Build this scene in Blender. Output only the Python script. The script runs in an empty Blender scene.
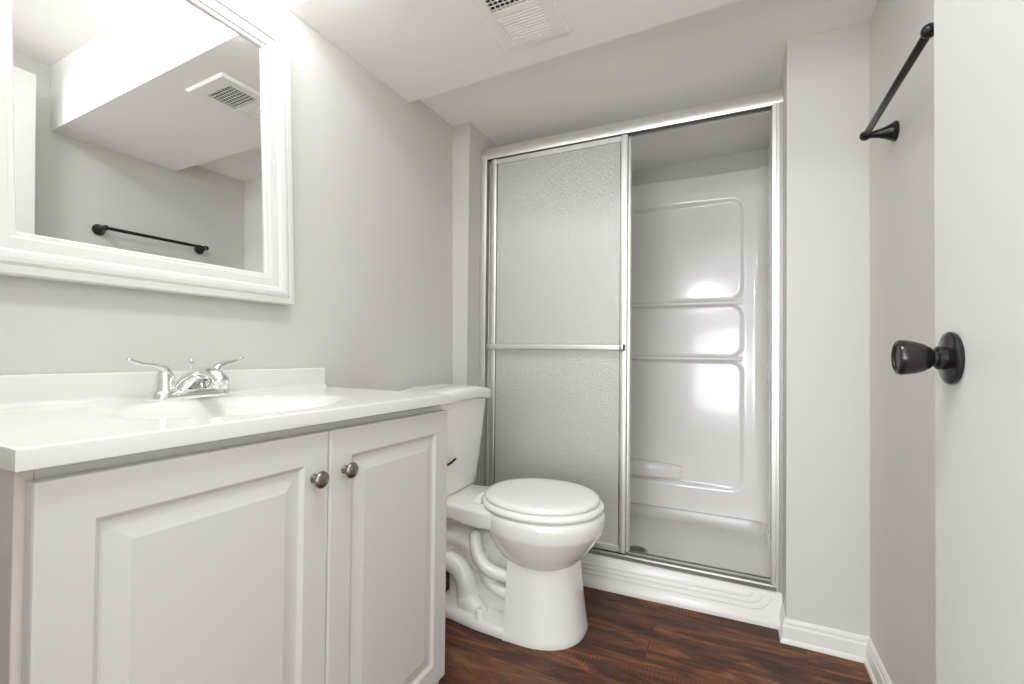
import bpy, bmesh, math, random
from mathutils import Vector, Matrix

random.seed(7)
SC = bpy.context.scene
COL = SC.collection
PI = math.pi

# ------------------------------------------------------------------ camera
YAW, PITCH, ROLL, FPX = 0.4458, 0.0136, 0.0096, 458.85
CAM = Vector((1.1375, 0.0, 0.95))
_c, _s = math.cos(YAW), math.sin(YAW)
_F = Vector((-_s, _c, 0)); _R = Vector((_c, _s, 0)); _U = Vector((0, 0, 1))
_F, _U = _F * math.cos(PITCH) + _U * math.sin(PITCH), _U * math.cos(PITCH) - _F * math.sin(PITCH)
_R, _U = _R * math.cos(ROLL) + _U * math.sin(ROLL), _U * math.cos(ROLL) - _R * math.sin(ROLL)
cd = bpy.data.cameras.new('camera')
cd.sensor_width = 36.0
cd.sensor_fit = 'HORIZONTAL'
cd.lens = FPX / 1024 * 36.0
cd.clip_start = 0.02
cam = bpy.data.objects.new('camera', cd)
COL.objects.link(cam)
cam.matrix_world = Matrix(((_R.x, _U.x, -_F.x, CAM.x), (_R.y, _U.y, -_F.y, CAM.y), (_R.z, _U.z, -_F.z, CAM.z), (0, 0, 0, 1)))
SC.camera = cam

# ------------------------------------------------------------------ world, lights, exposure
SC.view_settings.view_transform = 'Standard'
SC.view_settings.look = 'None'
SC.view_settings.gamma = 1.0
SC.view_settings.use_curve_mapping = False
SC.view_settings.exposure = 0.35
SC.cycles.diffuse_bounces = 8

W = bpy.data.worlds.new('world')
SC.world = W
W.use_nodes = True
W.node_tree.nodes['Background'].inputs[0].default_value = (0.955, 0.982, 1.0, 1)
W.node_tree.nodes['Background'].inputs[1].default_value = 2.1      # added ambient fill, even, coming in by the open doorway


def lamp(name, loc, power, radius, color=(0.97, 0.985, 1.0)):
    l = bpy.data.lights.new(name, 'POINT')
    l.energy = power
    l.shadow_soft_size = radius
    l.color = color
    o = bpy.data.objects.new(name, l)
    COL.objects.link(o)
    o.location = loc
    return o


for yy in (0.36, 0.60, 0.84):                                       # three bulbs of the vanity light above the mirror
    lamp('vanity_bulb', (0.20, yy, 1.925), 1.65, 0.045)


def disk(name, loc, power, size, rot):
    al = bpy.data.lights.new(name, 'AREA')
    al.energy = power
    al.shape = 'DISK'
    al.size = size
    al.color = (0.96, 0.983, 1.0)
    ao = bpy.data.objects.new(name, al)
    COL.objects.link(ao)
    ao.location = loc
    ao.rotation_euler = rot


disk('ceiling_lamp', (0.92, 0.30, 2.16), 6.8, 0.26, (0, 0, 0))        # flush lamp on the main ceiling, above the frame
disk('hall_low_fill', (0.75, -2.4, 0.95), 27, 1.30, (math.radians(98), 0, math.radians(-3)))           # two unseen fill disks added down the hallway to lift shower and ceilings
disk('hall_high_fill', (0.47, -2.4, 2.08), 10.5, 0.20, (math.radians(80), 0, math.radians(-3)))  # added fill, placed so its glint lands on the surround


# ------------------------------------------------------------------ materials
def srgb(r, g, b):
    f = lambda c: (c / 255 / 12.92) if c / 255 <= 0.04045 else ((c / 255 + 0.055) / 1.055) ** 2.4
    return (f(r), f(g), f(b), 1)


def mat(name, col, rough=0.5, metal=0.0, spec=0.5, bump=None, coat=0.0, vary=0.0):
    m = bpy.data.materials.new(name)
    m.use_nodes = True
    nt = m.node_tree
    b = nt.nodes['Principled BSDF']
    b.inputs['Base Color'].default_value = col
    b.inputs['Roughness'].default_value = rough
    b.inputs['Metallic'].default_value = metal
    b.inputs['Specular IOR Level'].default_value = spec
    b.inputs['Coat Weight'].default_value = coat
    b.inputs['Coat Roughness'].default_value = 0.04
    if bump or vary:
        tc = nt.nodes.new('ShaderNodeTexCoord')
        n = nt.nodes.new('ShaderNodeTexNoise')
        n.inputs['Scale'].default_value = bump[0] if bump else 6.0
        n.inputs['Detail'].default_value = 4
        nt.links.new(tc.outputs['Object'], n.inputs['Vector'])
        if bump:
            bp = nt.nodes.new('ShaderNodeBump')
            bp.inputs['Strength'].default_value = bump[1]
            bp.inputs['Distance'].default_value = bump[2]
            nt.links.new(n.outputs['Fac'], bp.inputs['Height'])
            nt.links.new(bp.outputs['Normal'], b.inputs['Normal'])
        if vary:
            n2 = nt.nodes.new('ShaderNodeTexNoise')
            n2.inputs['Scale'].default_value = 5.0
            n2.inputs['Detail'].default_value = 3
            nt.links.new(tc.outputs['Object'], n2.inputs['Vector'])
            mr = nt.nodes.new('ShaderNodeMapRange')
            mr.inputs['To Min'].default_value = max(0.02, rough - vary)
            mr.inputs['To Max'].default_value = rough + vary
            nt.links.new(n2.outputs['Fac'], mr.inputs['Value'])
            nt.links.new(mr.outputs['Result'], b.inputs['Roughness'])
    return m


M = {}
M['wall'] = mat('greige_wall_paint', srgb(215, 213, 209), 0.55, spec=0.35, bump=(160, 0.05, 0.002))
M['ceiling'] = mat('ceiling_paint', srgb(250, 249, 247), 0.7, spec=0.2, bump=(120, 0.05, 0.002))
M['trim'] = mat('white_trim_paint', srgb(236, 235, 231), 0.35)
M['doorpaint'] = mat('white_door_paint', srgb(212, 211, 207), 0.42, bump=(60, 0.04, 0.002))
M['cabinet'] = mat('white_thermofoil', srgb(216, 214, 211), 0.38, bump=(80, 0.03, 0.001))
M['cabinet_side'] = mat('cabinet_side_laminate', srgb(216, 209, 205), 0.45)
M['marble'] = mat('cultured_marble', srgb(228, 227, 223), 0.16, coat=0.2)
M['mirror_frame'] = mat('white_frame_lacquer', srgb(226, 225, 221), 0.32)
M['porcelain'] = mat('porcelain', srgb(246, 245, 242), 0.09, coat=0.4)
M['seat'] = mat('seat_plastic', srgb(250, 249, 246), 0.18)
M['fiberglass'] = mat('fiberglass', srgb(243, 242, 239), 0.13, coat=0.3, bump=(9, 0.02, 0.01))
M['base_fiberglass'] = mat('base_fiberglass', srgb(232, 230, 226), 0.22, bump=(14, 0.03, 0.004))
M['chrome'] = mat('chrome', (0.86, 0.86, 0.86, 1), 0.05, 1.0)
M['nickel'] = mat('brushed_nickel', srgb(150, 146, 141), 0.26, 1.0, bump=(400, 0.06, 0.0005))
M['alu'] = mat('anodised_aluminium', srgb(232, 231, 228), 0.42, 1.0)
M['alu_dull'] = mat('worn_aluminium', srgb(176, 173, 168), 0.33, 1.0, bump=(90, 0.1, 0.001), vary=0.1)
M['black'] = mat('oil_rubbed_bronze', srgb(46, 44, 42), 0.27, 0.55, spec=0.5)
M['knob_black'] = mat('dark_bronze_knob', srgb(58, 57, 54), 0.22, 0.75, spec=0.5)
M['dark'] = mat('drain_shade_dark', srgb(22, 21, 20), 0.8)
M['drain_metal'] = mat('drain_steel', srgb(160, 158, 154), 0.45, 0.25)  # one even grey for drain ring and grate
M['duct'] = mat('duct_shade_grey', srgb(84, 79, 75), 0.8)
M['vent'] = mat('vent_plastic', srgb(248, 247, 244), 0.4)
M['handle'] = mat('black_plastic', srgb(20, 20, 20), 0.3)
M['silver'] = mat('mirror_silver', (0.86, 0.87, 0.865, 1), 0.0, 1.0)


def floor_material():
    m = bpy.data.materials.new('dark_wood_laminate')
    m.use_nodes = True
    nt = m.node_tree
    b = nt.nodes['Principled BSDF']
    L = nt.links.new
    N = nt.nodes.new
    tc = N('ShaderNodeTexCoord')
    mp = N('ShaderNodeMapping')
    mp.inputs['Location'].default_value = (-0.1314, 0.065, 0)
    L(tc.outputs['Object'], mp.inputs['Vector'])
    br = N('ShaderNodeTexBrick')
    br.offset = 0.37
    br.inputs['Scale'].default_value = 1.0
    br.inputs['Brick Width'].default_value = 1.22
    br.inputs['Row Height'].default_value = 0.19
    br.inputs['Mortar Size'].default_value = 0.0011
    br.inputs['Mortar Smooth'].default_value = 0.2
    br.inputs['Color1'].default_value = (0, 0, 0, 1)
    br.inputs['Color2'].default_value = (1, 1, 1, 1)
    br.inputs['Mortar'].default_value = (0.5, 0.5, 0.5, 1)
    L(mp.outputs['Vector'], br.inputs['Vector'])
    # a shift of the grain from plank to plank
    sh = N('ShaderNodeVectorMath'); sh.operation = 'MULTIPLY_ADD'
    sh.inputs[1].default_value = (3.1, 1.7, 2.3)
    L(br.outputs['Color'], sh.inputs[0]); L(tc.outputs['Object'], sh.inputs[2])

    def grain(sx, sy, detail, dist, rough=0.6):
        mm = N('ShaderNodeMapping'); mm.inputs['Scale'].default_value = (sx, sy, 1)
        L(sh.outputs['Vector'], mm.inputs['Vector'])
        n = N('ShaderNodeTexNoise')
        n.inputs['Scale'].default_value = 1.0
        n.inputs['Detail'].default_value = detail
        n.inputs['Roughness'].default_value = rough
        n.inputs['Distortion'].default_value = dist
        L(mm.outputs['Vector'], n.inputs['Vector'])
        return n
    g1 = grain(3.0, 15, 7, 1.6, 0.66)
    g2 = grain(9, 120, 5, 0.5, 0.7)
    ramp = N('ShaderNodeValToRGB')
    e = ramp.color_ramp.elements
    e[0].position = 0.33; e[0].color = srgb(45, 29, 22)
    e[1].position = 0.68; e[1].color = srgb(164, 113, 78)
    for p, c in ((0.42, srgb(70, 45, 32)), (0.50, srgb(98, 62, 43)), (0.57, srgb(126, 80, 54))):
        q = e.new(p); q.color = c
    mx = N('ShaderNodeMath'); mx.operation = 'MULTIPLY_ADD'
    mx.inputs[1].default_value = 0.26
    L(g2.outputs['Fac'], mx.inputs[0])
    ms = N('ShaderNodeMath'); ms.operation = 'MULTIPLY'; ms.inputs[1].default_value = 0.76
    L(g1.outputs['Fac'], ms.inputs[0]); L(ms.outputs[0], mx.inputs[2])
    pl = N('ShaderNodeMath'); pl.operation = 'MULTIPLY_ADD'; pl.inputs[1].default_value = 0.10
    pl.inputs[2].default_value = -0.055
    L(br.outputs['Color'], pl.inputs[0])
    ad = N('ShaderNodeMath'); ad.operation = 'ADD'
    L(mx.outputs[0], ad.inputs[0]); L(pl.outputs[0], ad.inputs[1])
    L(ad.outputs[0], ramp.inputs['Fac'])
    # cross-grain saw marks
    sw = N('ShaderNodeTexWave'); sw.wave_type = 'BANDS'; sw.bands_direction = 'X'
    sw.inputs['Scale'].default_value = 26; sw.inputs['Distortion'].default_value = 2.5
    sw.inputs['Detail'].default_value = 2
    L(sh.outputs['Vector'], sw.inputs['Vector'])
    msk = grain(2.2, 5, 2, 0.0)
    mr = N('ShaderNodeMapRange'); mr.inputs['From Min'].default_value = 0.56; mr.inputs['From Max'].default_value = 0.66
    mr.inputs['To Max'].default_value = 0.35
    L(msk.outputs['Fac'], mr.inputs['Value'])
    sm = N('ShaderNodeMath'); sm.operation = 'MULTIPLY'
    L(sw.outputs['Fac'], sm.inputs[0]); L(mr.outputs['Result'], sm.inputs[1])
    dk = N('ShaderNodeMix'); dk.data_type = 'RGBA'; dk.blend_type = 'MULTIPLY'
    dk.inputs[7].default_value = srgb(110, 85, 75)
    g3 = grain(1.5, 9, 3, 0.8)                                          # greyer weathered patches along the boards
    gr = N('ShaderNodeMapRange'); gr.inputs['From Min'].default_value = 0.5; gr.inputs['From Max'].default_value = 0.68
    gr.inputs['To Max'].default_value = 0.6
    L(g3.outputs['Fac'], gr.inputs['Value'])
    gm = N('ShaderNodeMix'); gm.data_type = 'RGBA'
    gm.inputs[7].default_value = srgb(86, 66, 53)
    L(gr.outputs['Result'], gm.inputs[0]); L(ramp.outputs['Color'], gm.inputs[6])
    L(sm.outputs[0], dk.inputs[0]); L(gm.outputs[2], dk.inputs[6])
    jm = N('ShaderNodeMix'); jm.data_type = 'RGBA'
    jm.inputs[7].default_value = srgb(38, 24, 18)
    jf = N('ShaderNodeMath'); jf.operation = 'MULTIPLY'; jf.inputs[1].default_value = 0.75
    L(br.outputs['Fac'], jf.inputs[0]); L(jf.outputs[0], jm.inputs[0])
    L(dk.outputs[2], jm.inputs[6])
    L(jm.outputs[2], b.inputs['Base Color'])
    rr = N('ShaderNodeMapRange'); rr.inputs['To Min'].default_value = 0.42; rr.inputs['To Max'].default_value = 0.62
    L(g2.outputs['Fac'], rr.inputs['Value']); L(rr.outputs['Result'], b.inputs['Roughness'])
    b.inputs['Specular IOR Level'].default_value = 0.35
    bp = N('ShaderNodeBump'); bp.inputs['Strength'].default_value = 0.35; bp.inputs['Distance'].default_value = 0.002
    L(ad.outputs[0], bp.inputs['Height']); L(bp.outputs['Normal'], b.inputs['Normal'])
    return m


M['floor'] = floor_material()


def glass_material():
    m = bpy.data.materials.new('obscure_rain_glass')
    m.use_nodes = True
    nt = m.node_tree
    L = nt.links.new
    N = nt.nodes.new
    b = nt.nodes['Principled BSDF']
    b.inputs['Base Color'].default_value = srgb(246, 244, 239)
    b.inputs['Roughness'].default_value = 0.14
    b.inputs['IOR'].default_value = 1.5
    b.inputs['Transmission Weight'].default_value = 0.40
    b.inputs['Coat Weight'].default_value = 1.0
    b.inputs['Coat IOR'].default_value = 2.3
    b.inputs['Coat Roughness'].default_value = 0.16
    b.inputs['Specular IOR Level'].default_value = 0.6
    tc = N('ShaderNodeTexCoord')
    mp = N('ShaderNodeMapping'); mp.inputs['Scale'].default_value = (2.6, 1, 0.75)
    L(tc.outputs['Object'], mp.inputs['Vector'])
    v = N('ShaderNodeTexNoise'); v.inputs['Scale'].default_value = 150; v.inputs['Detail'].default_value = 2
    v.inputs['Roughness'].default_value = 0.6
    L(mp.outputs['Vector'], v.inputs['Vector'])
    bp = N('ShaderNodeBump'); bp.inputs['Strength'].default_value = 0.8; bp.inputs['Distance'].default_value = 0.006
    L(v.outputs['Fac'], bp.inputs['Height']); L(bp.outputs['Normal'], b.inputs['Normal']); 
    b2 = N('ShaderNodeBump'); b2.inputs['Strength'].default_value = 0.9; b2.inputs['Distance'].default_value = 0.0025
    L(v.outputs['Fac'], b2.inputs['Height']); L(b2.outputs['Normal'], b.inputs['Coat Normal'])
    return m


M['glass'] = glass_material()


# ------------------------------------------------------------------ mesh helpers
def obj(name, bm, m, parent=None, smooth=None, loc=None):
    bmesh.ops.remove_doubles(bm, verts=bm.verts, dist=1e-6)
    bmesh.ops.recalc_face_normals(bm, faces=bm.faces)
    me = bpy.data.meshes.new(name)
    bm.to_mesh(me)
    bm.free()
    o = bpy.data.objects.new(name, me)
    COL.objects.link(o)
    ms = m if isinstance(m, (list, tuple)) else [m]
    for q in ms:
        me.materials.append(q)
    if smooth is not None:
        for p in me.polygons:
            p.use_smooth = True
        if smooth < 180:
            try:
                me.set_sharp_from_angle(angle=math.radians(smooth))
            except Exception:
                pass
    if parent is not None:
        o.parent = parent
    if loc is not None:
        o.location = loc
    return o


def thing(name, label, cat, loc=(0, 0, 0), group=None):
    o = bpy.data.objects.new(name, None)
    COL.objects.link(o)
    o.empty_display_size = 0.05
    o.location = loc
    o['label'] = label
    o['category'] = cat
    if group:
        o['group'] = group
    return o


def struct(name, bm, m, label=None, cat=None, smooth=None):
    o = obj(name, bm, m, smooth=smooth)
    o['kind'] = 'structure'
    if label:
        o['label'] = label
    if cat:
        o['category'] = cat
    return o


def box(bm, x0, x1, y0, y1, z0, z1, bev=0.0, seg=2):
    vs = [bm.verts.new((x, y, z)) for x in (x0, x1) for y in (y0, y1) for z in (z0, z1)]
    fs = [bm.faces.new([vs[i] for i in q]) for q in ((0, 1, 3, 2), (4, 6, 7, 5), (0, 4, 5, 1), (2, 3, 7, 6), (0, 2, 6, 4), (1, 5, 7, 3))]
    if bev > 0:
        es = list({e for f in fs for e in f.edges})
        bmesh.ops.bevel(bm, geom=es, offset=bev, segments=seg, profile=0.5, affect='EDGES')
    return bm


def B(*a, **k):
    return box(bmesh.new(), *a, **k)


def loft(bm, loops, closed=True, cap0=True, cap1=True):
    rows = [[bm.verts.new(p) for p in l] for l in loops]
    n = len(rows[0])
    for a, b in zip(rows, rows[1:]):
        for i in range(n if closed else n - 1):
            j = (i + 1) % n
            bm.faces.new((a[i], a[j], b[j], b[i]))
    if closed and cap0:
        bm.faces.new(rows[0][::-1])
    if closed and cap1:
        bm.faces.new(rows[-1])
    return rows


def prism(bm, poly, a0, a1, axis='y'):
    """poly of 2-tuples in the plane across AXIS, from a0 to a1."""
    def P(p, a):
        if axis == 'x':
            return (a, p[0], p[1])
        if axis == 'y':
            return (p[0], a, p[1])
        return (p[0], p[1], a)
    return loft(bm, [[P(p, a0) for p in poly], [P(p, a1) for p in poly]])


def rrect(cx, cy, hx, hy, r, n=6):
    pts = []
    for sx, sy, a0 in ((1, 1, 0), (-1, 1, 90), (-1, -1, 180), (1, -1, 270)):
        for k in range(n + 1):
            a = math.radians(a0 + 90 * k / n)
            pts.append((cx + sx * (hx - r) + r * math.cos(a), cy + sy * (hy - r) + r * math.sin(a)))
    return pts


def catmull(pts, per=6):
    P = [Vector(p) for p in pts]
    P = [2 * P[0] - P[1]] + P + [2 * P[-1] - P[-2]]
    out = []
    for i in range(1, len(P) - 2):
        a, b, c, d = P[i - 1:i + 3]
        for k in range(per):
            t = k / per
            out.append(0.5 * ((2 * b) + (c - a) * t + (2 * a - 5 * b + 4 * c - d) * t * t + (3 * b - a - 3 * c + d) * t ** 3))
    out.append(P[-2])
    return out


def tube(bm, pts, radii, n=14, per=6, flat=1.0, up=(0, 0, 1), smooth=True, dome=True):
    """Swept tube; radii per control point (a number or (side, up) pair)."""
    rr = [(r, r * flat) if not isinstance(r, (tuple, list)) else r for r in (radii if isinstance(radii, (list, tuple)) and not (len(radii) == 2 and len(pts) != 2) else [radii] * len(pts))]
    if smooth and len(pts) > 2:
        Q = catmull(pts, per)
        R = []
        for i in range(len(pts) - 1):
            for k in range(per):
                t = k / per
                R.append(tuple(rr[i][j] * (1 - t) + rr[i + 1][j] * t for j in (0, 1)))
        R.append(rr[-1])
    else:
        Q = [Vector(p) for p in pts]
        R = list(rr)
    up = Vector(up)
    loops = []
    side = None
    for i, q in enumerate(Q):
        t = (Q[min(i + 1, len(Q) - 1)] - Q[max(i - 1, 0)]).normalized()
        if side is None:
            side = t.cross(up)
            if side.length < 1e-3:
                side = t.cross(Vector((1, 0, 0)))
        side = (side - t * side.dot(t)).normalized()
        u = side.cross(t).normalized()
        a, b = R[i]
        ring = lambda c, s: [c + side * (a * s * math.cos(2 * PI * k / n)) + u * (b * s * math.sin(2 * PI * k / n)) for k in range(n)]
        if dome and i == 0:
            for s in (0.35, 0.75):
                loops.append(ring(q - t * min(a, b) * math.sqrt(1 - s * s) * 0.8, s))
        loops.append(ring(q, 1))
        if dome and i == len(Q) - 1:
            for s in (0.75, 0.35):
                loops.append(ring(q + t * min(a, b) * math.sqrt(1 - s * s) * 0.8, s))
    loft(bm, loops)
    return bm


def lathe(bm, prof, origin=(0, 0, 0), axis=(0, 0, 1), n=32):
    """prof: list of (radius, distance along axis)."""
    ax = Vector(axis).normalized()
    s = ax.cross(Vector((0, 0, 1)))
    if s.length < 1e-3:
        s = Vector((1, 0, 0))
    s.normalize()
    t = ax.cross(s).normalized()
    o = Vector(origin)
    loops = [[o + ax * h + (s * math.cos(2 * PI * k / n) + t * math.sin(2 * PI * k / n)) * max(r, 1e-5) for k in range(n)] for r, h in prof]
    loft(bm, loops)
    return bm


def rect_frame(bm, prof, a0, a1, b0, b1, P):
    """Mitred picture-frame moulding: prof = [(outset from the inner edge, height)], inner rectangle a0..a1 x b0..b1, P(a, b, h) -> point."""
    loops = []
    for d, h in prof:
        loops.append([P(a0 - d, b0 - d, h), P(a1 + d, b0 - d, h), P(a1 + d, b1 + d, h), P(a0 - d, b1 + d, h)])
    rows = [[bm.verts.new(p) for p in l] for l in loops]
    for a, b in zip(rows, rows[1:]):
        for i in range(4):
            j = (i + 1) % 4
            bm.faces.new((a[i], a[j], b[j], b[i]))
    return rows


def nested(bm, a0, a1, b0, b1, steps, P):
    """Panel face made of nested rectangles: steps = [(inset, height)], closed in the middle."""
    rows = []
    for d, h in steps:
        rows.append([bm.verts.new(P(*q, h)) for q in ((a0 + d, b0 + d), (a1 - d, b0 + d), (a1 - d, b1 - d), (a0 + d, b1 - d))])
    for a, b in zip(rows, rows[1:]):
        for i in range(4):
            j = (i + 1) % 4
            bm.faces.new((a[i], a[j], b[j], b[i]))
    bm.faces.new(rows[-1])
    return rows


def smoothstep(t):
    t = max(0.0, min(1.0, t))
    return t * t * (3 - 2 * t)


# ------------------------------------------------------------------ the room
XR = 1.524            # right wall
YS = 1.7587           # face of the two stub walls beside the shower
XSL, XSR = 0.076, 1.3024
ZS = 1.917            # underside of the duct soffit
YSF, YSB = 0.894, 1.446
ZM = 2.20             # main ceiling
YB = 2.66             # back wall of the shower alcove
DX, DY = 1.385, 0.805  # open door: face and free edge


def zc2(x):
    return 1.961 + 0.0158 * x


struct('floor', B(-1.2, 3.2, -3.4, YB + 0.1, -0.08, 0.0), M['floor'],
       'dark brown hand-scraped wood plank floor', 'floor')
# left wall leans very slightly, as in the photograph
bm = bmesh.new()
lean = lambda z: -0.015 * (z - 0.95)
prism(bm, [(lean(0), 0), (lean(2.3), 2.3), (-0.12, 2.3), (-0.12, 0)], -0.07, YB + 0.1, 'y')
struct('wall_left', bm, M['wall'], 'light greige painted wall behind the vanity and toilet', 'wall')
struct('wall_right', B(XR, XR + 0.12, -0.07, YB + 0.1, 0, 2.3), M['wall'], 'light greige painted wall carrying the black towel bar', 'wall')
bm = bmesh.new()
box(bm, XSR, XR, YS, YB, 0, zc2(1.4) + 0.02)
struct('wall_stub_right', bm, M['wall'], 'narrow greige wall between shower opening and towel bar wall', 'wall')
bm = bmesh.new()
box(bm, -0.04, XSL, YS, YB, 0, 2.1)
struct('wall_stub_left', bm, M['wall'], 'narrow greige wall return between toilet and shower opening', 'wall')
struct('wall_back', B(-0.12, XR + 0.12, YB, YB + 0.1, 0, 2.3), M['wall'], 'grey painted wall band above the shower surround', 'wall')
# wall with the doorway the camera looks in through
bm = bmesh.new()
box(bm, -0.12, 0.64, -0.07, 0.06, 0, 2.3)
box(bm, 1.425, XR + 0.12, -0.07, 0.06, 0, 2.3)
box(bm, 0.64, 1.425, -0.07, 0.06, 2.09, 2.3)
struct('wall_entry', bm, M['wall'], 'greige wall around the entry doorway', 'wall')
# ceiling, boxed duct soffit and the lower ceiling over the shower: one closed profile
bm = bmesh.new()
loops = []
for x in (-0.12, XR + 0.12):
    yb = YSB - 0.0405 * x
    loops.append([(x, -0.07, ZM), (x, YSF, ZM), (x, YSF, ZS), (x, yb, ZS), (x, yb, zc2(x)), (x, YB + 0.1, zc2(x)), (x, YB + 0.1, 2.4), (x, -0.07, 2.4)])
loft(bm, loops)
struct('ceiling', bm, M['ceiling'], 'off-white ceiling with boxed duct soffit', 'ceiling')

BBP = [(0, 0), (0.0185, 0), (0.018, 0.006), (0.0155, 0.0115), (0.0120, 0.0140), (0.0120, 0.049), (0.0115, 0.053), (0.0085, 0.057), (0.0085, 0.066), (0.006, 0.072), (0.003, 0.075), (0, 0.075)]


def base_path(bm, pts):
    """Baseboard profile swept along a floor polyline; the room is on the left of the direction of travel."""
    P = [Vector((p[0], p[1], 0)) for p in pts]
    rows = []
    for i, p in enumerate(P):
        d1 = (P[i] - P[i - 1]).normalized() if i else None
        d2 = (P[i + 1] - P[i]).normalized() if i < len(P) - 1 else None
        n1 = Vector((-d1.y, d1.x, 0)) if d1 else None
        n2 = Vector((-d2.y, d2.x, 0)) if d2 else None
        if n1 and n2:
            n = (n1 + n2).normalized()
            n = n / n.dot(n1)
        else:
            n = n1 or n2
        rows.append([p + n * a + Vector((0, 0, z)) for a, z in BBP])
    loft(bm, rows)
    return bm


struct('baseboard_right', base_path(bmesh.new(), [(XR, 0.06), (XR, YS), (XSR, YS), (XSR, 1.852)]), M['trim'],
       'white moulded baseboard under towel bar wall and around the stub', 'baseboard')
struct('baseboard_left', base_path(bmesh.new(), [(XSL, 1.80), (XSL, YS), (lean(0), YS), (lean(0), 1.035)]), M['trim'],
       'white baseboard behind the toilet', 'baseboard')

# door casing on the hall opening
bm = bmesh.new()
box(bm, 0.57, 0.64, 0.06, 0.075, 0, 2.16, 0.004)
box(bm, 1.425, 1.49, 0.06, 0.075, 0, 2.16, 0.004)
box(bm, 0.57, 1.49, 0.06, 0.075, 2.09, 2.16, 0.004)
struct('trim_1', bm, M['trim'], 'white casing around the entry doorway', 'trim')

# open door
dr = struct('door_1', B(DX, DX + 0.035, DY - 0.73, DY, 0.012, 2.075, 0.002, 1), M['doorpaint'],
            'plain white slab door standing open with a dark knob', 'door')
ky, kz = 0.746, 0.943
bm = bmesh.new()
lathe(bm, [(0, 0), (0.0315, 0), (0.0325, 0.0015), (0.0325, 0.005), (0.031, 0.0065), (0.027, 0.0075), (0.0145, 0.009), (0.0145, 0.016), (0.0125, 0.0175), (0, 0.0175)], (DX, ky, kz), (-1, 0, 0), 40)
rose = obj('knob_rose', bm, M['knob_black'], dr, 35)
bm = bmesh.new()
lathe(bm, [(0, 0.015), (0.0105, 0.015), (0.0105, 0.0205), (0.0135, 0.023), (0.0175, 0.029), (0.0205, 0.038), (0.0222, 0.048), (0.0224, 0.0525), (0.021, 0.0555), (0.0185, 0.0565), (0.0165, 0.0555), (0.0155, 0.054), (0, 0.054)], (DX, ky, kz), (-1, 0, 0), 40)
obj('door_knob', bm, M['knob_black'], dr, 40)
for zz in (0.25, 1.05, 1.85):
    bm = bmesh.new()
    lathe(bm, [(0, 0), (0.006, 0), (0.006, 0.09), (0, 0.09)], (DX + 0.041, DY - 0.737, zz), (0, 0, 1), 12)
    obj('hinge', bm, M['knob_black'], dr, 40)

# ------------------------------------------------------------------ shower base
sb = thing('shower_pan', 'white fiberglass shower pan with ridged threshold and round drain', 'shower pan', (0.69, 2.2, 0))
ox, oy = 0.69, 2.2
bm = bmesh.new()
TH = [(1.818, 0.0), (1.818, 0.017), (1.822, 0.023), (1.836, 0.034), (1.857, 0.094), (1.862, 0.104), (1.870, 0.108), (1.915, 0.108), (1.915, 0.0)]


def skew(x):
    return 0.028 * (x - 1.30)


loft(bm, [[(x - ox, y + skew(x) - oy if y < 1.9 else y - oy, z) for y, z in TH] for x in (XSL + 0.002, 0.4, 0.7, 1.0, XSR - 0.002)])
for k, (t0, xe, r) in enumerate(((0.20, 1.262, 0.060), (0.47, 1.235, 0.040), (0.74, 1.205, 0.018))):
    # raised beads along the sloping face, each turning up at its end
    def face_pt(x, t):
        y = 1.836 + (1.857 - 1.836) * t
        z = 0.034 + (0.094 - 0.034) * t
        return Vector((x - ox, y + skew(x) - oy - 0.0005, z))
    pts = [face_pt(XSL + 0.01, t0), face_pt(0.6, t0), face_pt(xe - r, t0)]
    for q in range(1, 6):
        a = q / 5 * PI / 2
        pts.append(face_pt(xe - r + r * math.sin(a), t0 + (0.93 - t0) * (1 - math.cos(a))))
    tube(bm, pts, 0.0046, 8, smooth=False, dome=False)
obj('threshold', bm, M['base_fiberglass'], sb, 40)
# floor pan
bm = bmesh.new()
px0, px1, py0, py1 = 0.092, 1.288, 1.905, 2.56
dcx, dcy = 0.757, 2.11


def pan_loop(inset, z, r, blend=0.0):
    pts = rrect((px0 + px1) / 2, (py0 + py1) / 2, (px1 - px0) / 2 - inset, (py1 - py0) / 2 - inset, r, 8)
    out = []
    cx, cy = (px0 + px1) / 2, (py0 + py1) / 2
    for x, y in pts:
        a = math.atan2(y - cy, x - cx)
        tx, ty = dcx + 0.045 * math.cos(a), dcy + 0.045 * math.sin(a)
        out.append(((x * (1 - blend) + tx * blend) - ox, (y * (1 - blend) + ty * blend) - oy, z))
    return out


R0 = 0.07
loops = [pan_loop(-0.012, 0.118, R0 + 0.012), pan_loop(-0.006, 0.123, R0 + 0.006), pan_loop(0, 0.118, R0)]
for k in range(0, 7):
    a = k / 6 * PI / 2
    loops.append(pan_loop(0.004 + 0.050 * (1 - math.cos(a)), 0.062 + 0.05 * (1 - math.sin(a)), R0 - 0.03 * (1 - math.cos(a))))
for bl, z in ((0.15, 0.060), (0.4, 0.057), (0.7, 0.053), (0.9, 0.050), (1.0, 0.047)):
    loops.append(pan_loop(0.054, z, R0 - 0.03, bl))
loft(bm, loops, cap0=False, cap1=True)
obj('floor_pan', bm, M['base_fiberglass'], sb, 60)
bm = bmesh.new()
lathe(bm, [(0.030, 0.0), (0.047, 0.0), (0.048, 0.002), (0.046, 0.004), (0.036, 0.0045), (0.034, 0.003), (0.030, 0.003)], (dcx - ox, dcy - oy, 0.0495), (0, 0, 1), 36)
dg = obj('drain_ring', bm, M['drain_metal'], sb, 40)
bm = bmesh.new()
lathe(bm, [(0, 0), (0.035, 0), (0.035, 0.001), (0, 0.001)], (dcx - ox, dcy - oy, 0.0492), (0, 0, 1), 30)
obj('drain_shade_disk', bm, M['dark'], dg, 40)  # flat dark disk painted as the shade inside the drain hole
bm = bmesh.new()
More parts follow.
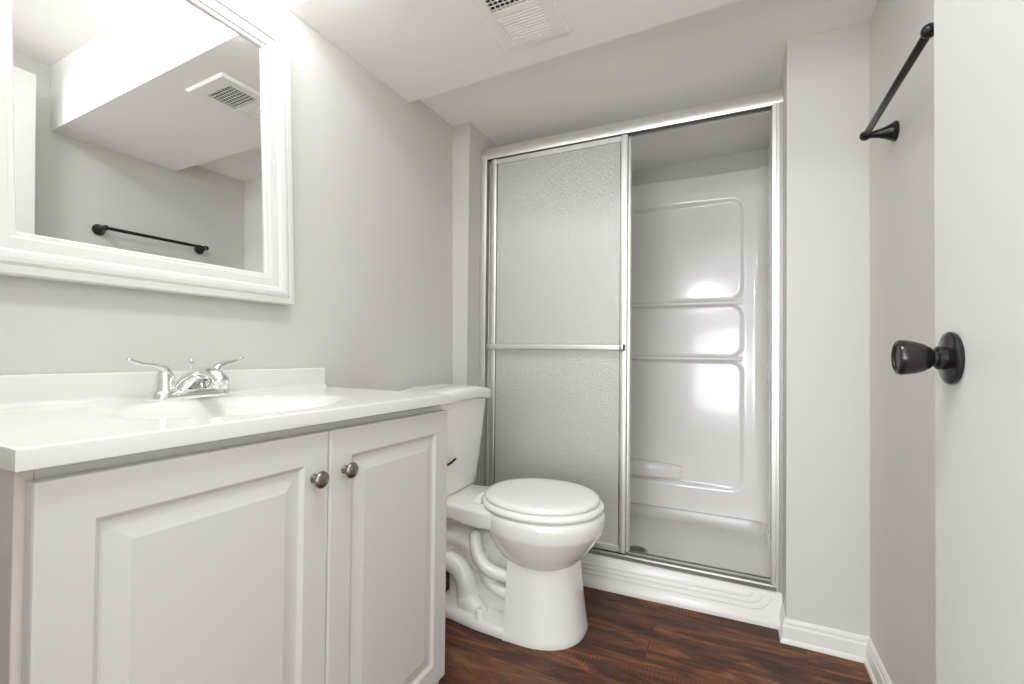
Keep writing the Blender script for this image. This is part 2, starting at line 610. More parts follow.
for k in range(-3, 4):
    xx = k * 0.010
    hh = math.sqrt(max(0, 0.035 ** 2 - xx * xx))
    box(bm, dcx - ox + xx - 0.0022, dcx - ox + xx + 0.0022, dcy - oy - hh, dcy - oy + hh, 0.0505, 0.0525)
box(bm, dcx - ox - 0.035, dcx - ox + 0.035, dcy - oy - 0.002, dcy - oy + 0.002, 0.0505, 0.0525)
obj('drain_grate', bm, M['drain_metal'], dg)

# ------------------------------------------------------------------ shower surround
ss = thing('shower_surround', 'glossy white moulded shower surround with recessed panels and shelves', 'shower wall', (0.69, 2.2, 0.125))
sz = 0.125


def sdf_rr(x, z, cx, cz, hx, hz, r):
    qx, qz = abs(x - cx) - hx + r, abs(z - cz) - hz + r
    return math.hypot(max(qx, 0), max(qz, 0)) + min(max(qx, qz), 0) - r


RX0, RX1 = 0.19, 1.187
REC = [(RX0, RX1, 1.205, 1.722, 0.060), (RX0, RX1, 0.918, 1.180, 0.055), (RX0, RX1, 0.255, 0.893, 0.055)]


def surround_relief(x, z):
    """Depth of the moulded recesses in the back panel (positive = further from the room)."""
    d = 0.0
    for x0, x1, z0, z1, r in REC:
        s = sdf_rr(x, z, (x0 + x1) / 2, (z0 + z1) / 2, (x1 - x0) / 2, (z1 - z0) / 2, r)
        t = smoothstep(0.5 - s / 0.014)
        if t > 0:
            # the thin panels sag outward, more in the middle
            u = (x - (x0 + x1) / 2) / ((x1 - x0) / 2)
            bow = max(0.0, 1 - u * u)
            d = max(d, t * (0.010 + 0.012 * bow))
    return d


SX0, SX1 = XSL + 0.010, XSR - 0.010
SZ0, SZ1 = 0.120, 1.866


def back_y(z):
    return 2.545 + 0.052 * (z - SZ0) / (SZ1 - SZ0)


rc = 0.055
zs_levels = [SZ0 + (SZ1 - SZ0) * k / 210 for k in range(211)]
# plan path: right side front -> corner -> back -> corner -> left side front
path = []
for k in range(13):
    path.append(('R', k / 12))
for k in range(1, 8):
    path.append(('CR', k / 8))
for k in range(0, 141):
    path.append(('B', k / 140))
for k in range(1, 8):
    path.append(('CL', k / 8))
for k in range(13):
    path.append(('L', k / 12))
bm = bmesh.new()
rows = []
for z in zs_levels:
    yb = back_y(z)
    row = []
    for kind, t in path:
        if kind == 'R':
            p = (SX1, 1.925 + (yb - rc - 1.925) * t)
        elif kind == 'CR':
            a = t * PI / 2
            p = (SX1 - rc + rc * math.cos(a), yb - rc + rc * math.sin(a))
        elif kind == 'B':
            x = SX1 - rc + (SX0 + rc - SX1 + rc) * t
            p = (x, yb + surround_relief(x, z))
        elif kind == 'CL':
            a = PI / 2 + t * PI / 2
            p = (SX0 + rc + rc * math.cos(a), yb - rc + rc * math.sin(a))
        else:
            p = (SX0, yb - rc + (1.925 - yb + rc) * t)
        row.append(bm.verts.new((p[0] - ox, p[1] - oy, z - sz)))
    rows.append(row)
# outward lip along the top edge
top = []
for v, (kind, t) in zip(rows[-1], path):
    n = {'R': (1, 0), 'L': (-1, 0), 'B': (0, 1)}.get(kind)
    if n is None:
        a = t * PI / 2 if kind == 'CR' else PI / 2 + t * PI / 2
        n = (math.cos(a), math.sin(a))
    top.append(bm.verts.new((v.co.x + n[0] * 0.008, v.co.y + n[1] * 0.05 * (1 if abs(n[1]) > 0.5 else 0.3), v.co.z + 0.004)))
rows.append(top)
for a, b in zip(rows, rows[1:]):
    for i in range(len(a) - 1):
        bm.faces.new((a[i], a[i + 1], b[i + 1], b[i]))
obj('surround_shell', bm, M['fiberglass'], ss, 180)
for zc in (1.1925, 0.9055):                                          # two moulded shelves across the back
    bm = bmesh.new()
    pts = []
    y0 = back_y(zc) - oy
    pr_ = [(0.028, -0.010), (0.003, -0.012), (-0.005, -0.007), (-0.008, 0.0), (-0.005, 0.007), (0.003, 0.010), (0.028, 0.009)]
    loops = []
    for k in range(41):
        x = RX0 - 0.004 + (RX1 - RX0 + 0.008) * k / 40
        e = min(x - RX0 + 0.004, RX1 + 0.004 - x)
        s = smoothstep(e / 0.05)
        loops.append([(x - ox, y0 + (py * s if py < 0 else py), zc - sz + pz * (1.0 + 0.9 * (1 - s))) for py, pz in pr_])
    loft(bm, loops)
    obj('shelf', bm, M['fiberglass'], ss, 60)
bm = bmesh.new()                                                     # bow fronted soap ledge low on the back panel
loops = []
yl = back_y(0.32) - oy
for z, k_, dz in ((0.278, 0.75, 0), (0.284, 0.9, 0), (0.300, 1.0, 0), (0.322, 1.02, 0.3), (0.332, 0.95, 0.6), (0.338, 0.80, 0.8), (0.340, 0.4, 1.0)):
    l = []
    for q in range(25):
        u = -1 + 2 * q / 24
        l.append((0.69 + 0.215 * u - ox, yl - 0.055 * k_ * (1 - 0.75 * u * u) + 0.004, z + 0.02 * dz * (1 - u * u) - sz))
    l.append((0.69 + 0.215 - ox, yl + 0.045, z - sz))
    l.append((0.69 - 0.215 - ox, yl + 0.045, z - sz))
    loops.append(l)
loft(bm, loops)
obj('soap_ledge', bm, M['fiberglass'], ss, 60)

# ------------------------------------------------------------------ shower door frame
sf = thing('shower_door_frame', 'silver aluminium sliding door frame around the shower opening', 'shower frame', (0.69, 1.88, 0.10))
fx, fy, fz = 0.69, 1.88, 0.10
HB, HT = 1.826, 1.890
bm = bmesh.new()
hp = [(1.862, HB), (1.860, HB + 0.006), (1.860, HB + 0.022), (1.862, HB + 0.036), (1.868, HB + 0.050), (1.878, HB + 0.060), (1.890, HT), (1.912, HT), (1.912, HB),
      (1.909, HB), (1.909, HT - 0.014), (1.888, HT - 0.014), (1.888, HB + 0.01), (1.886, HB + 0.01), (1.886, HT - 0.014), (1.865, HT - 0.02), (1.865, HB)]
prism(bm, [(y - fy, z - fz) for y, z in hp], XSL + 0.001 - fx, XSR - 0.001 - fx, 'x')
obj('header_rail', bm, M['alu'], sf, 40)
for sgn, x0, nm in ((1, XSL + 0.001, 'L'), (-1, XSR - 0.001, 'R')):
    bm = bmesh.new()
    q = [(0, 1.860), (0.010, 1.858), (0.012, 1.861), (0.020, 1.861), (0.022, 1.858), (0.034, 1.860), (0.036, 1.866), (0.036, 1.884), (0.030, 1.886), (0.030, 1.890), (0.036, 1.892), (0.036, 1.910), (0, 1.912)]
    prism(bm, [(x0 + sgn * a - fx, y - fy) for a, y in q], 0.109 - fz, HB + 0.004 - fz, 'z')
    obj('jamb', bm, M['alu'], sf, 30)
bm = bmesh.new()
tp = [(y, z + 0.0065) for y, z in ((1.858, 0.1025), (1.858, 0.116), (1.861, 0.121), (1.868, 0.122), (1.871, 0.112), (1.886, 0.111), (1.888, 0.126), (1.893, 0.126), (1.895, 0.110), (1.908, 0.110), (1.910, 0.124), (1.914, 0.124), (1.914, 0.1025))]
prism(bm, [(y - fy, z - fz) for y, z in tp], XSL + 0.02 - fx, XSR - 0.02 - fx, 'x')
obj('bottom_track', bm, M['alu_dull'], sf, 30)


# ------------------------------------------------------------------ sliding panels
def sliding_panel(label, x0, x1, y, bar):
    z0, z1 = 0.132, 1.822
    t = thing('sliding_shower_door', label, 'shower door', ((x0 + x1) / 2, y, z0), 'sliding shower doors')
    cx = (x0 + x1) / 2
    hw = (x1 - x0) / 2
    h = z1 - z0
    sw, th = 0.027, 0.009

    def stile(xa, xb):
        bm = bmesh.new()
        pts = [(xa, -th), (xa + 0.004, -th - 0.002), (xb - 0.004, -th - 0.002), (xb, -th), (xb, th), (xa, th)]
        prism(bm, pts, 0, h, 'z')
        return bm
    obj('stile', stile(-hw, -hw + sw), M['alu'], t, 40)
    obj('stile', stile(hw - sw, hw), M['alu'], t, 40)
    for za, zb in ((0, 0.024), (h - 0.024, h)):
        obj('rail', B(-hw + sw, hw - sw, -th, th, za, zb, 0.0015, 1), M['alu'], t, 40)
    bm = bmesh.new()
    box(bm, -hw + sw - 0.004, hw - sw + 0.004, -0.0025, 0.0025, 0.02, h - 0.02)
    obj('glass_pane', bm, M['glass'], t)
    bm = bmesh.new()                                                  # dark glazing gasket round the pane
    for a in (-hw + sw, hw - sw - 0.0035):
        box(bm, a, a + 0.0035, -0.006, -0.0026, 0.024, h - 0.024)
    obj('gasket', bm, M['nickel'], t)
    if bar:
        zb = 0.957 - z0
        bm = bmesh.new()
        pts = [(-hw + 0.006, -th - 0.036, zb), (hw - 0.006, -th - 0.036, zb)]
        prism(bm, [(p[0] - th - 0.036, p[1] + zb) for p in rrect(0, 0, 0.006, 0.0125, 0.0055, 5)], -hw + 0.004, hw - 0.004, 'x')
        tb = obj('towel_rail', bm, M['alu'], t, 40)
        for sx in (-1, 1):
            xx = sx * (hw - 0.012)
            obj('bracket', B(xx - 0.008, xx + 0.008, -th - 0.046, -th - 0.001, zb - 0.014, zb + 0.014, 0.003), M['alu_dull'], tb, 40)
    return t


sliding_panel('frosted glass sliding shower door in front with a horizontal towel rail', 0.131, 0.757, 1.876, True)
sliding_panel('frosted glass sliding shower door tucked behind the one with the rail', 0.140, 0.766, 1.901, False)

# ------------------------------------------------------------------ vanity cabinet
VY = 0.615
CY0, CY1 = 0.2185 - VY, 1.034 - VY


def tilt(bm):
    """The cabinet runs a little out of level."""
    for v in bm.verts:
        v.co.z -= 0.020 * v.co.y * max(0.0, v.co.z) / 0.80
    return bm


vc = thing('vanity_cabinet', 'white two-door bathroom vanity cabinet with raised panel doors', 'cabinet', (0, VY, 0))
CX = 0.437
bm = bmesh.new()
box(bm, 0.004, CX, CY0, CY0 + 0.016, 0.0, 0.8025, 0.001, 1)
box(bm, 0.004, CX, CY1 - 0.016, CY1, 0.0, 0.8025, 0.001, 1)
box(bm, 0.004, 0.010, CY0 + 0.016, CY1 - 0.016, 0.09, 0.8025)
box(bm, 0.010, CX - 0.018, CY0 + 0.016, CY1 - 0.016, 0.09, 0.106)
obj('carcass', tilt(bm), M['cabinet_side'], vc, 30)
bm = bmesh.new()
box(bm, CX - 0.018, CX, CY0 + 0.016, CY0 + 0.05, 0.085, 0.8025)
box(bm, CX - 0.018, CX, CY1 - 0.05, CY1 - 0.016, 0.085, 0.8025)
box(bm, CX - 0.018, CX, CY0 + 0.05, CY1 - 0.05, 0.76, 0.8025)
box(bm, CX - 0.018, CX, CY0 + 0.05, CY1 - 0.05, 0.085, 0.115)
obj('face_frame', tilt(bm), M['cabinet'], vc)
obj('toe_kick', B(CX - 0.075, CX - 0.06, CY0 + 0.016, CY1 - 0.016, 0.0, 0.09), M['cabinet'], vc)
DT = 0.019
DZ0, DZ1 = 0.086, 0.7915
DS = 0.634 - VY


def cabinet_door(y0, y1, fa, fb, hinge):
    bm = bmesh.new()
    P = lambda a, b, h: (CX + 0.001 + h, a, b)
    st = [(0.0, 0.0), (0.0, DT - 0.004), (0.0012, DT - 0.0012), (0.004, DT), (0.0545, DT), (0.056, DT - 0.001), (0.0615, DT - 0.0062), (0.065, DT - 0.0068),
          (0.069, DT - 0.0062), (0.090, DT - 0.0012), (0.092, DT - 0.0006), (0.0925, DT - 0.0006)]
    nested(bm, y0, y1, DZ0, DZ1, st, P)
    rows0 = [bm.verts.new(P(a, b, 0)) for a, b in ((y0, DZ0), (y1, DZ0), (y1, DZ1), (y0, DZ1))]
    bm.faces.new(rows0[::-1])
    d = obj('door', tilt(bm), M['cabinet'], vc, 12)
    return d


def knob(parent, y, z):
    bm = bmesh.new()
    lathe(bm, [(0, -0.0005), (0.0085, -0.0005), (0.008, 0.003), (0.006, 0.005), (0.0055, 0.011), (0.008, 0.014), (0.0140, 0.0165), (0.0155, 0.019), (0.0150, 0.022), (0.0115, 0.0248), (0.006, 0.0262), (0, 0.0266)],
          (CX + DT + 0.001, y, z), (1, 0, 0), 28)
    obj('knob', bm, M['nickel'], parent, 50, None)


d1 = cabinet_door(0.2275 - VY, DS - 0.0012, 0, 0, -1)
knob(d1, 0.5985 - VY, 0.711)
d2 = cabinet_door(DS + 0.0012, 1.034 - VY, 0, 0, 1)
knob(d2, 0.671 - VY, 0.711)

# ------------------------------------------------------------------ vanity top
vt = thing('vanity_countertop', 'glossy white moulded vanity top with oval basin and backsplash', 'countertop', (0, VY, 0.81))
TY0, TY1 = 0.208 - VY, 1.020 - VY
TX = 0.472
BCX, BCY, BRX, BRY = 0.262, 0.590 - VY, 0.150, 0.205
ZT = 0.8345


def top_z(y):
    return -0.0155 * y - 0.81


bm = bmesh.new()
NA = 96


def ell(s, z, dx=0.0):
    return [(BCX + dx + BRX * s * math.cos(2 * PI * k / NA), BCY + BRY * s * math.sin(2 * PI * k / NA), z) for k in range(NA)]


def rect_ring(inset, z, round_=0.006):
    """Points of the outline met by the same rays as the ellipse's, so that the two loft."""
    x0, x1, y0, y1 = 0.001 + inset * 0, TX - inset, TY0 + inset, TY1 - inset
    out = []
    corners = []
    for k in range(NA):
        a = 2 * PI * k / NA
        dx, dy = BRX * math.cos(a), BRY * math.sin(a)
        ts = []
        if dx > 1e-9: ts.append((x1 - BCX) / dx)
        if dx < -1e-9: ts.append((x0 - BCX) / dx)
        if dy > 1e-9: ts.append((y1 - BCY) / dy)
        if dy < -1e-9: ts.append((y0 - BCY) / dy)
        t = min(ts)
        out.append([BCX + dx * t, BCY + dy * t, z])
    for cx, cy in ((x0, y0), (x0, y1), (x1, y0), (x1, y1)):         # snap the nearest ray to each corner
        i = min(range(NA), key=lambda k: (out[k][0] - cx) ** 2 + (out[k][1] - cy) ** 2)
        out[i][0], out[i][1] = cx, cy
    return [tuple(p) for p in out]


loops = [rect_ring(0.003, 0.8085), rect_ring(0.0, 0.8110), rect_ring(0.0, ZT - 0.0035), rect_ring(0.001, ZT - 0.001), rect_ring(0.0035, ZT), rect_ring(0.007, ZT),
         ell(1.20, ZT), ell(1.16, ZT), ell(1.10, ZT - 0.0004), ell(1.04, ZT - 0.0022), ell(0.98, ZT - 0.0068), ell(0.92, ZT - 0.0145), ell(0.85, ZT - 0.027), ell(0.75, ZT - 0.048), ell(0.62, ZT - 0.075), ell(0.47, ZT - 0.099), ell(0.30, ZT - 0.115), ell(0.14, ZT - 0.121)]
loft(bm, loops, cap0=False, cap1=True)
# underside with the bowl's outer skin
loft(bm, [rect_ring(0.003, 0.8085), ell(1.06, 0.8085), ell(0.98, ZT - 0.05), ell(0.80, ZT - 0.095), ell(0.5, ZT - 0.128), ell(0.14, ZT - 0.135)], cap0=False, cap1=True)
for v in bm.verts:
    v.co.z += top_z(v.co.y)
obj('countertop', bm, M['marble'], vt, 40)
bm = bmesh.new()
pf = [(0.001, ZT - 0.004), (0.001, 0.8895), (0.003, 0.8915), (0.014, 0.8915), (0.018, 0.889), (0.0195, 0.884), (0.0195, ZT + 0.012), (0.0215, ZT + 0.006), (0.026, ZT + 0.0022), (0.032, ZT + 0.0007), (0.033, ZT - 0.004)]
loft(bm, [[(x, y, z + top_z(y)) for x, z in pf] for y in (TY0 + 0.0005, TY0 + 0.3, TY1 - 0.0005)])
obj('backsplash', bm, M['marble'], vt, 35)
bm = bmesh.new()
lathe(bm, [(0, 0), (0.022, 0), (0.0225, 0.002), (0.019, 0.0035), (0.015, 0.003), (0.0, 0.004)], (BCX, BCY, ZT - 0.1215 + top_z(BCY)), (0, 0, 1), 28)
obj('basin_drain', bm, M['chrome'], vt, 40)

# ------------------------------------------------------------------ faucet
FY = 0.604
fa = thing('faucet', 'chrome two-handle faucet with curved levers on the vanity top', 'faucet', (0.072, FY, ZT - 0.0155 * (FY - VY)))
bm = bmesh.new()
loops = []
for z, hx, hy in ((0, 0.0265, 0.081), (0.003, 0.0275, 0.082), (0.015, 0.0262, 0.0805), (0.019, 0.024, 0.078), (0.021, 0.020, 0.074)):
    loops.append([(x, y, z) for x, y in rrect(0, 0, hx, hy, hx - 0.001, 8)])
loft(bm, loops)
obj('base_plate', bm, M['chrome'], fa, 40)
bm = bmesh.new()
# spout: a broad arch that rises from the plate and reaches over the basin
tube(bm, [(-0.012, 0, 0.010), (-0.002, 0, 0.030), (0.020, 0, 0.046), (0.054, 0, 0.056), (0.088, 0, 0.052), (0.106, 0, 0.041)],
     [(0.040, 0.024), (0.031, 0.020), (0.0235, 0.0165), (0.0190, 0.0145), (0.0170, 0.013), (0.0160, 0.012)], 20, 6, up=(0, 0, 1))
sp = obj('spout', bm, M['chrome'], fa, 60)
bm = bmesh.new()
lathe(bm, [(0, 0), (0.0105, 0), (0.0115, 0.002), (0.0115, 0.016), (0.0, 0.016)], (0.104, 0, 0.0245), (0, 0, 1), 24)
obj('aerator', bm, M['chrome'], sp, 40)
bm = bmesh.new()
lathe(bm, [(0, 0), (0.0022, 0), (0.0022, 0.060), (0.004, 0.062), (0.0068, 0.067), (0.0068, 0.071), (0.003, 0.073), (0, 0.073)], (-0.022, 0.012, 0.014), (0, 0, 1), 16)
obj('lift_rod', bm, M['chrome'], fa, 40)
for s in (-1, 1):
    bm = bmesh.new()
    lathe(bm, [(0.0, 0.019), (0.0215, 0.019), (0.0215, 0.022), (0.0200, 0.026), (0.0180, 0.040), (0.0150, 0.052), (0.011, 0.060), (0.005, 0.064), (0, 0.065)], (0, s * 0.052, 0), (0, 0, 1), 28)
    h = obj('handle', bm, M['chrome'], fa, 50)
    bm = bmesh.new()
    tube(bm, [(0.004, s * 0.044, 0.046), (0.002, s * 0.053, 0.064), (0.0, s * 0.072, 0.073), (-0.001, s * 0.096, 0.078), (-0.002, s * 0.116, 0.086)],
         [(0.012, 0.010), (0.0115, 0.0085), (0.0085, 0.006), (0.0062, 0.0042), (0.006, 0.0042)], 14, 6)
    obj('lever', bm, M['chrome'], h, 60)

# ------------------------------------------------------------------ mirror
mi = thing('wall_mirror', 'white-framed rectangular mirror hanging above the vanity', 'mirror', (0.004, 0.5775, 1.44))
mi.rotation_euler = (0.006, -0.0175, -0.005)
A0, A1, B0, B1 = 0.331 - 0.5775, 0.808 - 0.5775, 1.138 - 1.44, 1.744 - 1.44
P = lambda a, b, h: (h, a - 0.020 * b, b - 0.010 * a)            # the frame hangs a touch askew
bm = bmesh.new()
FW = 0.080
prof = [(-0.004, 0.010), (-0.004, 0.0155), (-0.0015, 0.0178), (0.004, 0.018), (0.007, 0.0195), (0.008, 0.0225), (0.025, 0.0255), (0.0285, 0.0255), (0.030, 0.0290), (0.036, 0.0335), (0.044, 0.0355), (0.051, 0.0340), (0.055, 0.0300), (0.0565, 0.0290), (0.0585, 0.0305), (0.070, 0.0300), (0.072, 0.0280), (0.072, 0.0), (-0.004, 0.0), (-0.004, 0.010)]
rect_frame(bm, prof, A0, A1, B0, B1, P)
obj('frame', bm, M['mirror_frame'], mi, 25)
bm = bmesh.new()
box(bm, 0.006, 0.011, A0 - 0.003, A1 + 0.003, B0 - 0.003, B1 + 0.003)
for v in bm.verts:
    v.co = Vector(P(v.co.y, v.co.z, v.co.x))
obj('glass', bm, M['silver'], mi)

# ------------------------------------------------------------------ towel bar
TBZ = 1.525
tb = thing('towel_bar', 'black metal towel bar on two flared posts on greige wall', 'towel bar', (XR, 1.280, TBZ))
bm = bmesh.new()
L_ = 0.2195
tube(bm, [(-0.066, -L_, 0.004), (-0.066, L_, 0)], [0.0078, 0.0078], 18, smooth=False)
obj('bar', bm, M['black'], tb, 50)
for s in (-1, 1):
    bm = bmesh.new()
    y = s * L_
    lathe(bm, [(0, 0), (0.0245, 0), (0.0255, 0.002), (0.0255, 0.006), (0.0235, 0.008), (0.0215, 0.010), (0.0215, 0.012), (0.016, 0.022), (0.0115, 0.036), (0.009, 0.050), (0.0085, 0.058), (0.0, 0.060)],
          (0, y, 0.004 if s < 0 else 0), (-1, 0, 0), 28)
    p = obj('post', bm, M['black'], tb, 40)
    bm = bmesh.new()
    prof2 = [(0.0128 * math.sin(PI * k / 12), -0.0128 * math.cos(PI * k / 12)) for k in range(13)]
    lathe(bm, prof2, (-0.066, y, 0.004 if s < 0 else 0), (0, 1, 0), 22)
    obj('finial', bm, M['black'], p, 60)

# ------------------------------------------------------------------ ceiling vent
VX, VYc = 0.5875, 1.148
cv = thing('ceiling_vent', 'white louvered ceiling vent fan cover on the soffit', 'vent', (VX, VYc, ZS))
bm = bmesh.new()
px, py = 0.1015, 0.158
G1 = (-0.068, 0.068, 1.034 - VYc, 1.146 - VYc)       # open grille
G2 = (-0.068, 0.068, 1.163 - VYc, 1.279 - VYc)       # closed louvre field
zt, zb = -0.0005, -0.0105


def strip(x0, x1, y0, y1):
    box(bm, x0, x1, y0, y1, zb, zt)


strip(-px, G1[0], -py, py)
strip(G1[1], px, -py, py)
strip(G1[0], G1[1], -py, G1[2])
strip(G1[0], G1[1], G1[3], G2[2])
strip(G1[0], G1[1], G2[3], py)
# bevelled skirt around the plate
rect_frame(bm, [(0.0, zb), (0.004, zb + 0.003), (0.007, zt)], -px, px, -py, py, lambda a, b, h: (a, b, h))
for xx in (-0.02, 0.02):
    lathe(bm, [(0, 0), (0.004, 0), (0.004, 0.002), (0, 0.0022)], (xx, G2[3] + 0.012, zb), (0, 0, -1), 12)
obj('cover_plate', bm, M['vent'], cv, 30)
bm = bmesh.new()
n = 8
for k in range(n):
    y = G1[2] + (G1[3] - G1[2]) * (k + 0.5) / n
    q = [(y - 0.0052, zb + 0.001), (y - 0.0040, zb), (y + 0.0035, zb + 0.009), (y + 0.0023, zb + 0.010)]
    prism(bm, q, G1[0], G1[1], 'x')
for k in range(1, 9):
    x = G1[0] + (G1[1] - G1[0]) * k / 9
    box(bm, x - 0.0012, x + 0.0012, G1[2], G1[3], zb + 0.003, zb + 0.006)
g = obj('open_grille', bm, M['vent'], cv)
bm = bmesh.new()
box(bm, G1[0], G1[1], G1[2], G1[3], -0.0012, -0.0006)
obj('duct_shade_sheet', bm, M['duct'], cv)  # flat dark sheet, its colour stands for the shade inside the duct
bm = bmesh.new()
n = 10
for k in range(n):
    y = G2[2] + (G2[3] - G2[2]) * (k + 0.5) / n
    q = [(y - 0.0058, zb + 0.004), (y - 0.0045, zb - 0.0005), (y + 0.0045, zb + 0.001), (y + 0.0058, zb + 0.007), (y + 0.0058, zb + 0.009), (y - 0.0058, zb + 0.009)]
    prism(bm, q, G2[0] + 0.001, G2[1] - 0.001, 'x')
obj('louvre_panel', bm, M['vent'], cv)

# ------------------------------------------------------------------ toilet
TC = 1.500
to = thing('toilet', 'white two-piece toilet with closed round lid', 'toilet', (0, TC, 0))


def egg(xb, xf, w, z, n=56, cx=None, pw=2.0):
    """Plan outline: half-ellipse to the front, a blunter one to the back."""
    cx = cx if cx is not None else xb + (xf - xb) * 0.52
    out = []
    for k in range(n):
        a = 2 * PI * k / n
        c, s = math.cos(a), math.sin(a)
        ex = 2 / pw
        sg = lambda v: (1 if v >= 0 else -1) * abs(v) ** ex
        if c >= 0:
            out.append((cx + (xf - cx) * sg(c), w * sg(s), z))
        else:
            out.append((cx + (cx - xb) * (-1) * abs(c) ** 0.85, w * sg(s), z))
    return out


bm = bmesh.new()
# bowl hull
loft(bm, [egg(0.45, 0.655, 0.098, 0.222), egg(0.42, 0.672, 0.120, 0.233), egg(0.395, 0.690, 0.139, 0.252), egg(0.375, 0.714, 0.156, 0.280), egg(0.358, 0.735, 0.1695, 0.308),
          egg(0.347, 0.751, 0.1795, 0.333), egg(0.3445, 0.756, 0.1825, 0.340), egg(0.343, 0.7585, 0.184, 0.347), egg(0.341, 0.761, 0.186, 0.365), egg(0.341, 0.762, 0.186, 0.380), egg(0.343, 0.760, 0.1845, 0.392), egg(0.348, 0.754, 0.179, 0.400), egg(0.360, 0.742, 0.168, 0.4035)])
# tank deck
loops = []
for x, w, zb_, zt_ in ((0.030, 0.112, 0.352, 0.394), (0.04, 0.116, 0.348, 0.397), (0.14, 0.120, 0.345, 0.398), (0.24, 0.126, 0.343, 0.398), (0.31, 0.137, 0.338, 0.400), (0.36, 0.144, 0.338, 0.401), (0.41, 0.149, 0.342, 0.402), (0.46, 0.152, 0.352, 0.402), (0.52, 0.155, 0.37, 0.402)):
    loops.append([(x, y, z) for y, z in rrect(0, (zb_ + zt_) / 2, w, (zt_ - zb_) / 2, 0.012, 4)])
loft(bm, loops)


# pedestal with its straight rear edge
def ped(w, xf, z, xb=0.468):
    pts = [(xb, -w), (xb, w)]
    n = 26
    xc = xf - 0.175
    for k in range(n + 1):
        a = PI / 2 - PI * k / n
        c, s = math.cos(a), math.sin(a)
        pts.append((xc + (xf - xc) * abs(c) ** 0.9, w * (1 if s >= 0 else -1) * abs(s) ** 0.85, z))
    return [(p[0], p[1], z) for p in pts]


loft(bm, [ped(0.151, 0.702, 0.0), ped(0.152, 0.704, 0.004), ped(0.148, 0.700, 0.02), ped(0.140, 0.693, 0.07), ped(0.131, 0.686, 0.14), ped(0.125, 0.680, 0.20), ped(0.122, 0.676, 0.262)])
# foot plate
def foot(d, z):
    pts = []
    for k in range(13):                                               # rounded back end
        a = PI / 2 + PI * k / 12
        pts.append((0.235 + (0.075 - d) * math.cos(a), (0.128 - d) * math.sin(a), z))
    pts += [(0.36, -(0.146 - d), z), (0.48, -(0.151 - d), z), (0.48, 0.151 - d, z), (0.36, 0.146 - d, z)]
    return pts
loft(bm, [foot(0.002, 0), foot(0, 0.004), foot(0.002, 0.022), foot(0.008, 0.030), foot(0.016, 0.033)])
# central web and the moulded trapway on both flanks
box(bm, 0.19, 0.50, -0.055, 0.055, 0.02, 0.30, 0.02, 3)
box(bm, 0.05, 0.30, -0.06, 0.06, 0.22, 0.36, 0.02, 3)
for s in (-1, 1):
    y = s * 0.045
    tube(bm, [(0.165, y, 0.20), (0.190, y, 0.245), (0.235, y, 0.262), (0.290, y, 0.250), (0.315, y, 0.205), (0.32, y * 0.7, 0.17)], [0.05, 0.05, 0.05, 0.05, 0.044, 0.04], 20)
    y = s * 0.062
    tube(bm, [(0.14, y, 0.155), (0.190, y, 0.172), (0.245, y, 0.155), (0.278, y, 0.110), (0.288, y, 0.065), (0.30, y, 0.03)], [0.036, 0.038, 0.040, 0.041, 0.043, 0.048], 20)
    tube(bm, [(0.335, s * 0.100, 0.300), (0.340, s * 0.106, 0.262), (0.358, s * 0.108, 0.222), (0.395, s * 0.106, 0.192), (0.45, s * 0.098, 0.180), (0.5, s * 0.09, 0.180)], [0.020, 0.021, 0.022, 0.022, 0.021, 0.02], 16)
    tube(bm, [(0.345, s * 0.066, 0.22), (0.365, s * 0.082, 0.165), (0.41, s * 0.090, 0.130), (0.48, s * 0.09, 0.115)], [0.022, 0.022, 0.022, 0.022], 14)
    tube(bm, [(0.29, s * 0.070, 0.045), (0.325, s * 0.085, 0.045), (0.36, s * 0.088, 0.034)], [0.044, 0.034, 0.018], 16)
obj('bowl', bm, M['porcelain'], to, 50)
for s in (-1, 1):
    bm = bmesh.new()
    lathe(bm, [(0, 0), (0.0145, 0), (0.0145, 0.003), (0.0125, 0.006), (0.0115, 0.026), (0.009, 0.030), (0, 0.0315)], (0.366, s * 0.124, 0.031), (0, 0, 1), 22)
    obj('bolt_cap', bm, M['seat'], to, 50)
# seat and lid
bm = bmesh.new()
loft(bm, [egg(0.338, 0.750, 0.180, 0.4065), egg(0.334, 0.756, 0.1845, 0.4095), egg(0.333, 0.757, 0.186, 0.416), egg(0.334, 0.755, 0.1845, 0.4225), egg(0.340, 0.748, 0.179, 0.4265), egg(0.350, 0.738, 0.170, 0.4275)])
se = obj('seat', bm, M['seat'], to, 60)
bm = bmesh.new()
loft(bm, [egg(0.345, 0.738, 0.170, 0.4300), egg(0.341, 0.7415, 0.1735, 0.4325), egg(0.340, 0.743, 0.1745, 0.438), egg(0.342, 0.741, 0.173, 0.4435), egg(0.348, 0.735, 0.1675, 0.4475), egg(0.362, 0.720, 0.154, 0.4500), egg(0.40, 0.68, 0.12, 0.4515), egg(0.47, 0.60, 0.06, 0.4522)])
obj('lid', bm, M['seat'], to, 60)
for s in (-1, 1):
    bm = bmesh.new()
    box(bm, 0.318, 0.346, s * 0.075 - 0.017, s * 0.075 + 0.017, 0.4005, 0.421, 0.005, 3)
    lathe(bm, [(0, 0), (0.008, 0), (0.008, 0.030), (0, 0.030)], (0.340, s * 0.075 - 0.015, 0.428), (0, 1, 0), 16)
    obj('hinge', bm, M['seat'], to, 50)
# tank


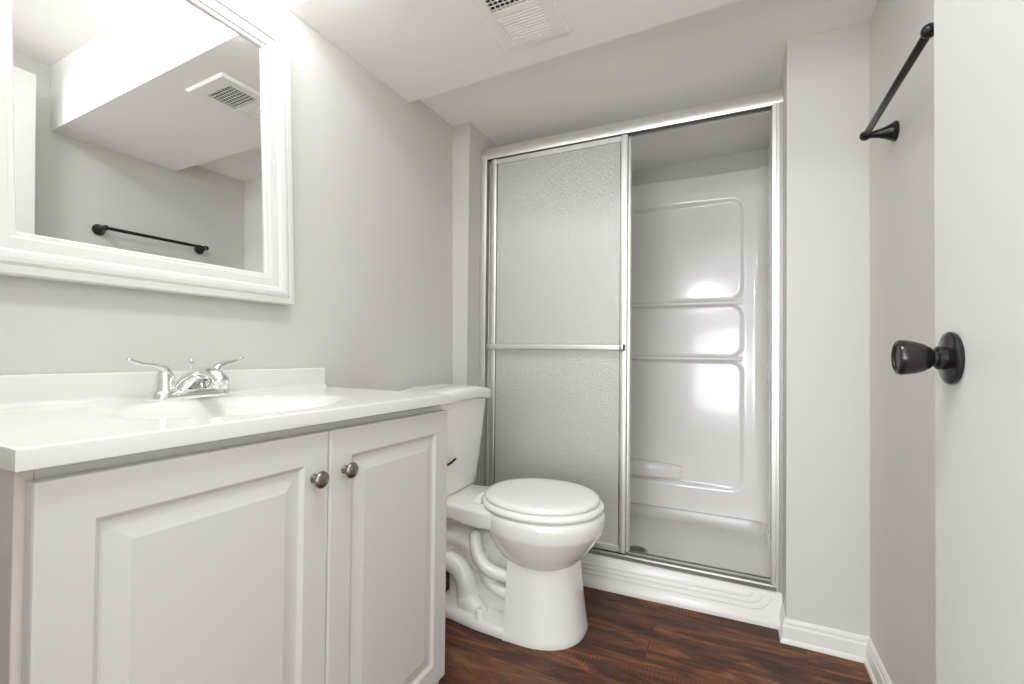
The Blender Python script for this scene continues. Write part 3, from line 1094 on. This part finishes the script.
def tank_loop(z, xb, xf, w, r, bow):
    pts = rrect((xb + xf) / 2, 0, (xf - xb) / 2, w, r, 6)
    # densify front edge for the bow
    out = []
    for i, p in enumerate(pts):
        q = pts[(i + 1) % len(pts)]
        out.append(p)
        if i % 7 == 6:
            for k in range(1, 12):
                out.append((p[0] + (q[0] - p[0]) * k / 12, p[1] + (q[1] - p[1]) * k / 12))
    return [(x + (bow * (1 - (y / w) ** 2) if x > (xb + xf) / 2 else 0), y, z) for x, y in out]


bm = bmesh.new()
loft(bm, [tank_loop(0.392, 0.060, 0.170, 0.135, 0.03, 0.004), tank_loop(0.398, 0.048, 0.186, 0.150, 0.035, 0.006), tank_loop(0.412, 0.040, 0.196, 0.158, 0.035, 0.008), tank_loop(0.46, 0.036, 0.201, 0.163, 0.032, 0.010),
          tank_loop(0.60, 0.032, 0.211, 0.177, 0.03, 0.012), tank_loop(0.762, 0.030, 0.222, 0.192, 0.03, 0.014)])
obj('tank', bm, M['porcelain'], to, 50)
bm = bmesh.new()


def arch(y):
    t = min(1.0, abs(y) / 0.205)
    return 0.013 * (1 - smoothstep((t - 0.25) / 0.65))


def lid_loop(d, z, bow=0.016):
    return [(x, y, z + arch(y)) for x, y, _ in tank_loop(0, 0.020 + d, 0.236 - d, 0.204 - d, 0.028, bow)]


loft(bm, [lid_loop(0.012, 0.744), lid_loop(0.002, 0.745), lid_loop(0.0, 0.748), lid_loop(0.0, 0.774), lid_loop(0.003, 0.781), lid_loop(0.010, 0.786), lid_loop(0.03, 0.7885), lid_loop(0.07, 0.790)])
obj('tank_lid', bm, M['porcelain'], to, 50)
bm = bmesh.new()
lathe(bm, [(0, 0), (0.013, 0), (0.012, 0.010), (0, 0.012)], (0.213, -0.155, 0.640 - 0.10), (1, 0, 0), 18)
tube(bm, [(0.226, -0.155, 0.534), (0.232, -0.115, 0.535), (0.232, -0.073, 0.545)], [(0.0045, 0.0055), (0.004, 0.005), (0.004, 0.005)], 12)
obj('flush_lever', bm, M['handle'], to, 50)
bpy.context.view_layer.update()
